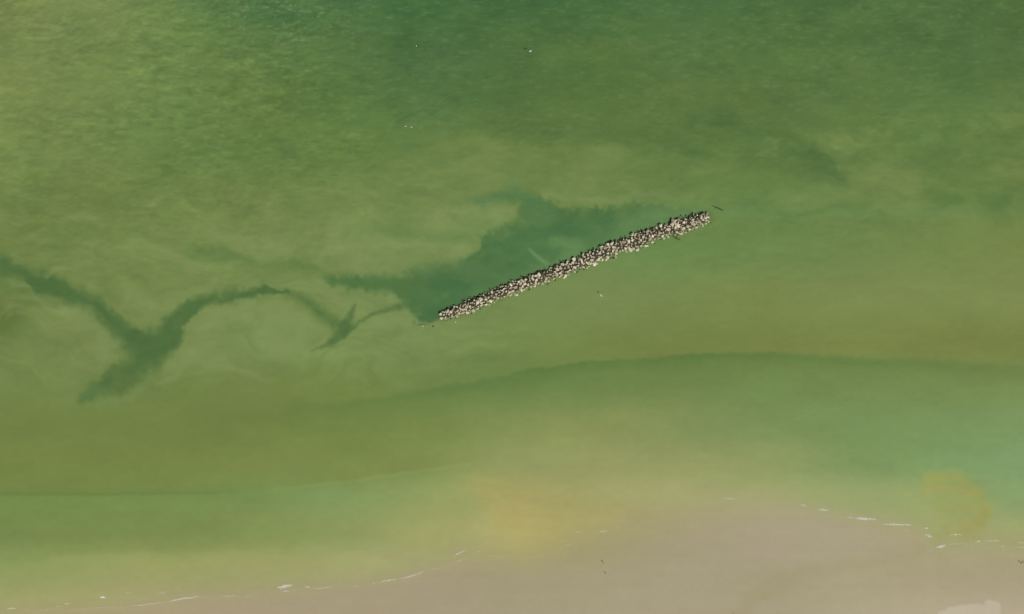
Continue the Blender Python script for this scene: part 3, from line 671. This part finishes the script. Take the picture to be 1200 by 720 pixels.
# ------------------------------------------------------------------ people on the beach
def plain(name, c, rough=.8):
    m, nt, b = new_mat(name)
    nz = nt.nodes.new('ShaderNodeTexNoise'); nz.inputs['Scale'].default_value = 9; nz.inputs['Detail'].default_value = 3
    mr = nt.nodes.new('ShaderNodeMapRange'); mr.inputs['To Min'].default_value = .85; mr.inputs['To Max'].default_value = 1.15
    nt.links.new(nz.outputs['Fac'], mr.inputs['Value'])
    sc_ = nt.nodes.new('ShaderNodeVectorMath'); sc_.operation = 'SCALE'; sc_.inputs[0].default_value = c
    nt.links.new(mr.outputs[0], sc_.inputs['Scale']); nt.links.new(sc_.outputs[0], b.inputs['Base Color'])
    b.inputs['Roughness'].default_value = rough
    return m
SKIN = plain('skin', (.42, .27, .19), .6); HAIR = plain('dark_hair', (.03, .022, .016))
def person(u, v, rz, shirt, trousers, label, stride=.2, zoff=0.0):
    x, y = W(u, v); z = max(float(ground_z(np.array([u]), np.array([v]))[0]), 0) + zoff
    J = [(0,0,.93,.135),(0,0,1.12,.14),(0,.01,1.34,.155),(0,.015,1.47,.062),(0,.02,1.55,.075),(0,.03,1.66,.10),(0,.02,1.73,.07)]
    E = [(0,1),(1,2),(2,3),(3,4),(4,5),(5,6)]
    for s in (-1, 1):
        b0 = len(J); st = stride * s
        J += [(.10*s,0,.86,.095),(.11*s,st*.5+.03,.48,.062),(.11*s,st*1.0-.02,.09,.045),(.115*s,st*1.0+.13,.045,.04)]
        E += [(0,b0),(b0,b0+1),(b0+1,b0+2),(b0+2,b0+3)]
        b1 = len(J)
        J += [(.19*s,.01,1.38,.065),(.25*s,-st*.35,1.10,.045),(.25*s,-st*.6+.12,.87,.034),(.245*s,-st*.65+.17,.79,.035),(.235*s,-st*.65+.20,.71,.018),(.21*s,-st*.65+.215,.76,.014)]
        E += [(2,b1),(b1,b1+1),(b1+1,b1+2),(b1+2,b1+3),(b1+3,b1+4),(b1+3,b1+5)]
    me = bpy.data.meshes.new('person'); me.from_pydata([j[:3] for j in J], E, [])
    o = bpy.data.objects.new('person', me); COL.objects.link(o)
    md = o.modifiers.new('skin', 'SKIN'); md.use_smooth_shade = True
    for i, j in enumerate(J):
        me.skin_vertices[0].data[i].radius = (j[3], j[3] * (.68 if i in (0, 1, 2) else 1)); me.skin_vertices[0].data[i].use_root = i == 0
    o.modifiers.new('sub', 'SUBSURF').levels = 1
    dg = bpy.context.evaluated_depsgraph_get(); ev = bpy.data.meshes.new_from_object(o.evaluated_get(dg))
    o.modifiers.clear(); o.data = ev
    ev.materials.clear()
    for m in (SKIN, shirt, trousers, HAIR): ev.materials.append(m)
    for p in ev.polygons:
        c = p.center
        arm = abs(c.x) > .21
        p.material_index = 3 if (c.z > 1.66 or (c.z > 1.52 and c.y < -.02)) else 0 if c.z > 1.46 else (1 if c.z > 1.12 else 0) if (arm and c.z > .66) else 1 if c.z > .96 else 2 if c.z > .10 else 3
        p.use_smooth = True
    o.location = (x, y, z - 0.005); o.rotation_euler = (0, 0, rz); o.scale = (.95, .95, .95)
    return tag(o, label, 'person')
white = plain('white_cotton', (.7, .68, .62)); navy = plain('navy_cloth', (.025, .03, .05)); black = plain('black_cloth', (.018, .018, .02)); brown = plain('brown_cloth', (.07, .05, .03)); red = plain('grey_cloth', (.10, .095, .085))
person(706.2, 658.4, .6, white, navy, 'person in a pale top walking on the sand near the waterline', .22)
person(709.0, 670.8, -.9, black, black, 'person in dark clothes standing on open sand behind the pale-topped walker', .1)
person(859.2, 719.0, 2.2, brown, black, 'person in brown top walking alone along the damp sand channel', .2)
person(1194.6, 658.6, 1.0, red, black, 'person in grey top standing beside another near the waterline', .1)
person(1198.6, 659.0, -1.6, black, brown, 'person in black top standing beside the one in grey', .12)

# ------------------------------------------------------------------ gulls
m_gw = plain('white_feathers', (.78, .78, .76), .7); m_gg = plain('grey_feathers', (.42, .44, .46), .7); m_gb = plain('black_wing_tip', (.03, .03, .03)); m_by = plain('yellow_bill', (.6, .35, .05), .5)
def gull(u, v, z, rz, spread, bank, label, group=None):
    x, y = W(u, v); root = empty('gull', (x, y, z)); root.rotation_euler = (0, bank, rz); tag(root, label, 'gull', group)
    k = 1.15
    tube('body', [(Vector((0, a * k, h * k)), r * k) for a, h, r in ((-.30,.02,.02),(-.2,.01,.065),(-.05,0,.095),(.1,.0,.085),(.2,.025,.05),(.25,.04,.055),(.30,.035,.04),(.33,.03,.012))], 10, m_gw, root)
    tube('bill', [(Vector((0, a * k, .03 * k)), r * k) for a, r in ((.32,.016),(.36,.013),(.395,.004))], 6, m_by, root)
    bm = bmesh.new()
    a = [bm.verts.new((xx * k, yy * k, zz * k)) for zz in (.012, .0) for xx, yy in ((-.03,-.24),(.03,-.24),(.085,-.42),(0,-.44),(-.085,-.42))]
    bm.faces.new(a[:5]); bm.faces.new(a[5:][::-1])
    for i in range(5): bm.faces.new((a[i], a[5 + i], a[5 + (i + 1) % 5], a[(i + 1) % 5]))
    bmesh.ops.recalc_face_normals(bm, faces=bm.faces[:])
    me = bpy.data.meshes.new('tail'); bm.to_mesh(me); bm.free(); link('tail', me, m_gw, root)
    for s in (-1, 1):
        bm = bmesh.new()
        if spread:
            prof = [(.05,.13,-.11,.05),(.22,.19,-.06,.10),(.40,.20,-.03,.13),(.58,.10,-.08,.11),(.72,-.03,-.13,.07),(.80,-.15,-.19,.05)]
        else:
            prof = [(.075,.12,-.05,.06),(.105,.08,-.16,.05),(.09,-.02,-.28,.05),(.05,-.18,-.36,.055),(.02,-.34,-.42,.06)]
        rings = []
        for (xx, yf, yb, zz) in prof:
            rings.append([bm.verts.new((s * xx * k, yf * k, zz * k)), bm.verts.new((s * xx * k, (yf * .6 + yb * .4) * k, (zz + .022) * k)), bm.verts.new((s * xx * k, yb * k, zz * k)), bm.verts.new((s * xx * k, (yf * .6 + yb * .4) * k, (zz - .012) * k))])
        for p, q in zip(rings[:-1], rings[1:]):
            for i in range(4): bm.faces.new((p[i], p[(i + 1) % 4], q[(i + 1) % 4], q[i]))
        bm.faces.new(rings[0]); bm.faces.new(rings[-1][::-1])
        bmesh.ops.recalc_face_normals(bm, faces=bm.faces[:])
        me = bpy.data.meshes.new('wing'); me.materials.append(m_gw); me.materials.append(m_gb)
        bm.to_mesh(me); bm.free()
        for p in me.polygons:
            if spread and abs(p.center.x) > .76 * k: p.material_index = 1
        link('wing', me, m_gw, root)
gull(621.2, 65.5, 6.0, .5, True, .35, 'white gull gliding with spread wings over the open sea far from shore')
gull(703.6, 346.6, 3.0, -.8, True, -.3, 'white gull skimming the water between breakwater and beach')
for gu, gv, ga in ((475.0, 148.2, 1.4), (482.0, 149.2, 1.2)):
    gull(gu, gv, .02, ga, False, 0, 'white gull with folded wings resting beside another on open water', 'gulls resting side by side')
gull(488.0, 54.0, .02, .3, False, 0, 'lone white gull resting on the rougher open water')
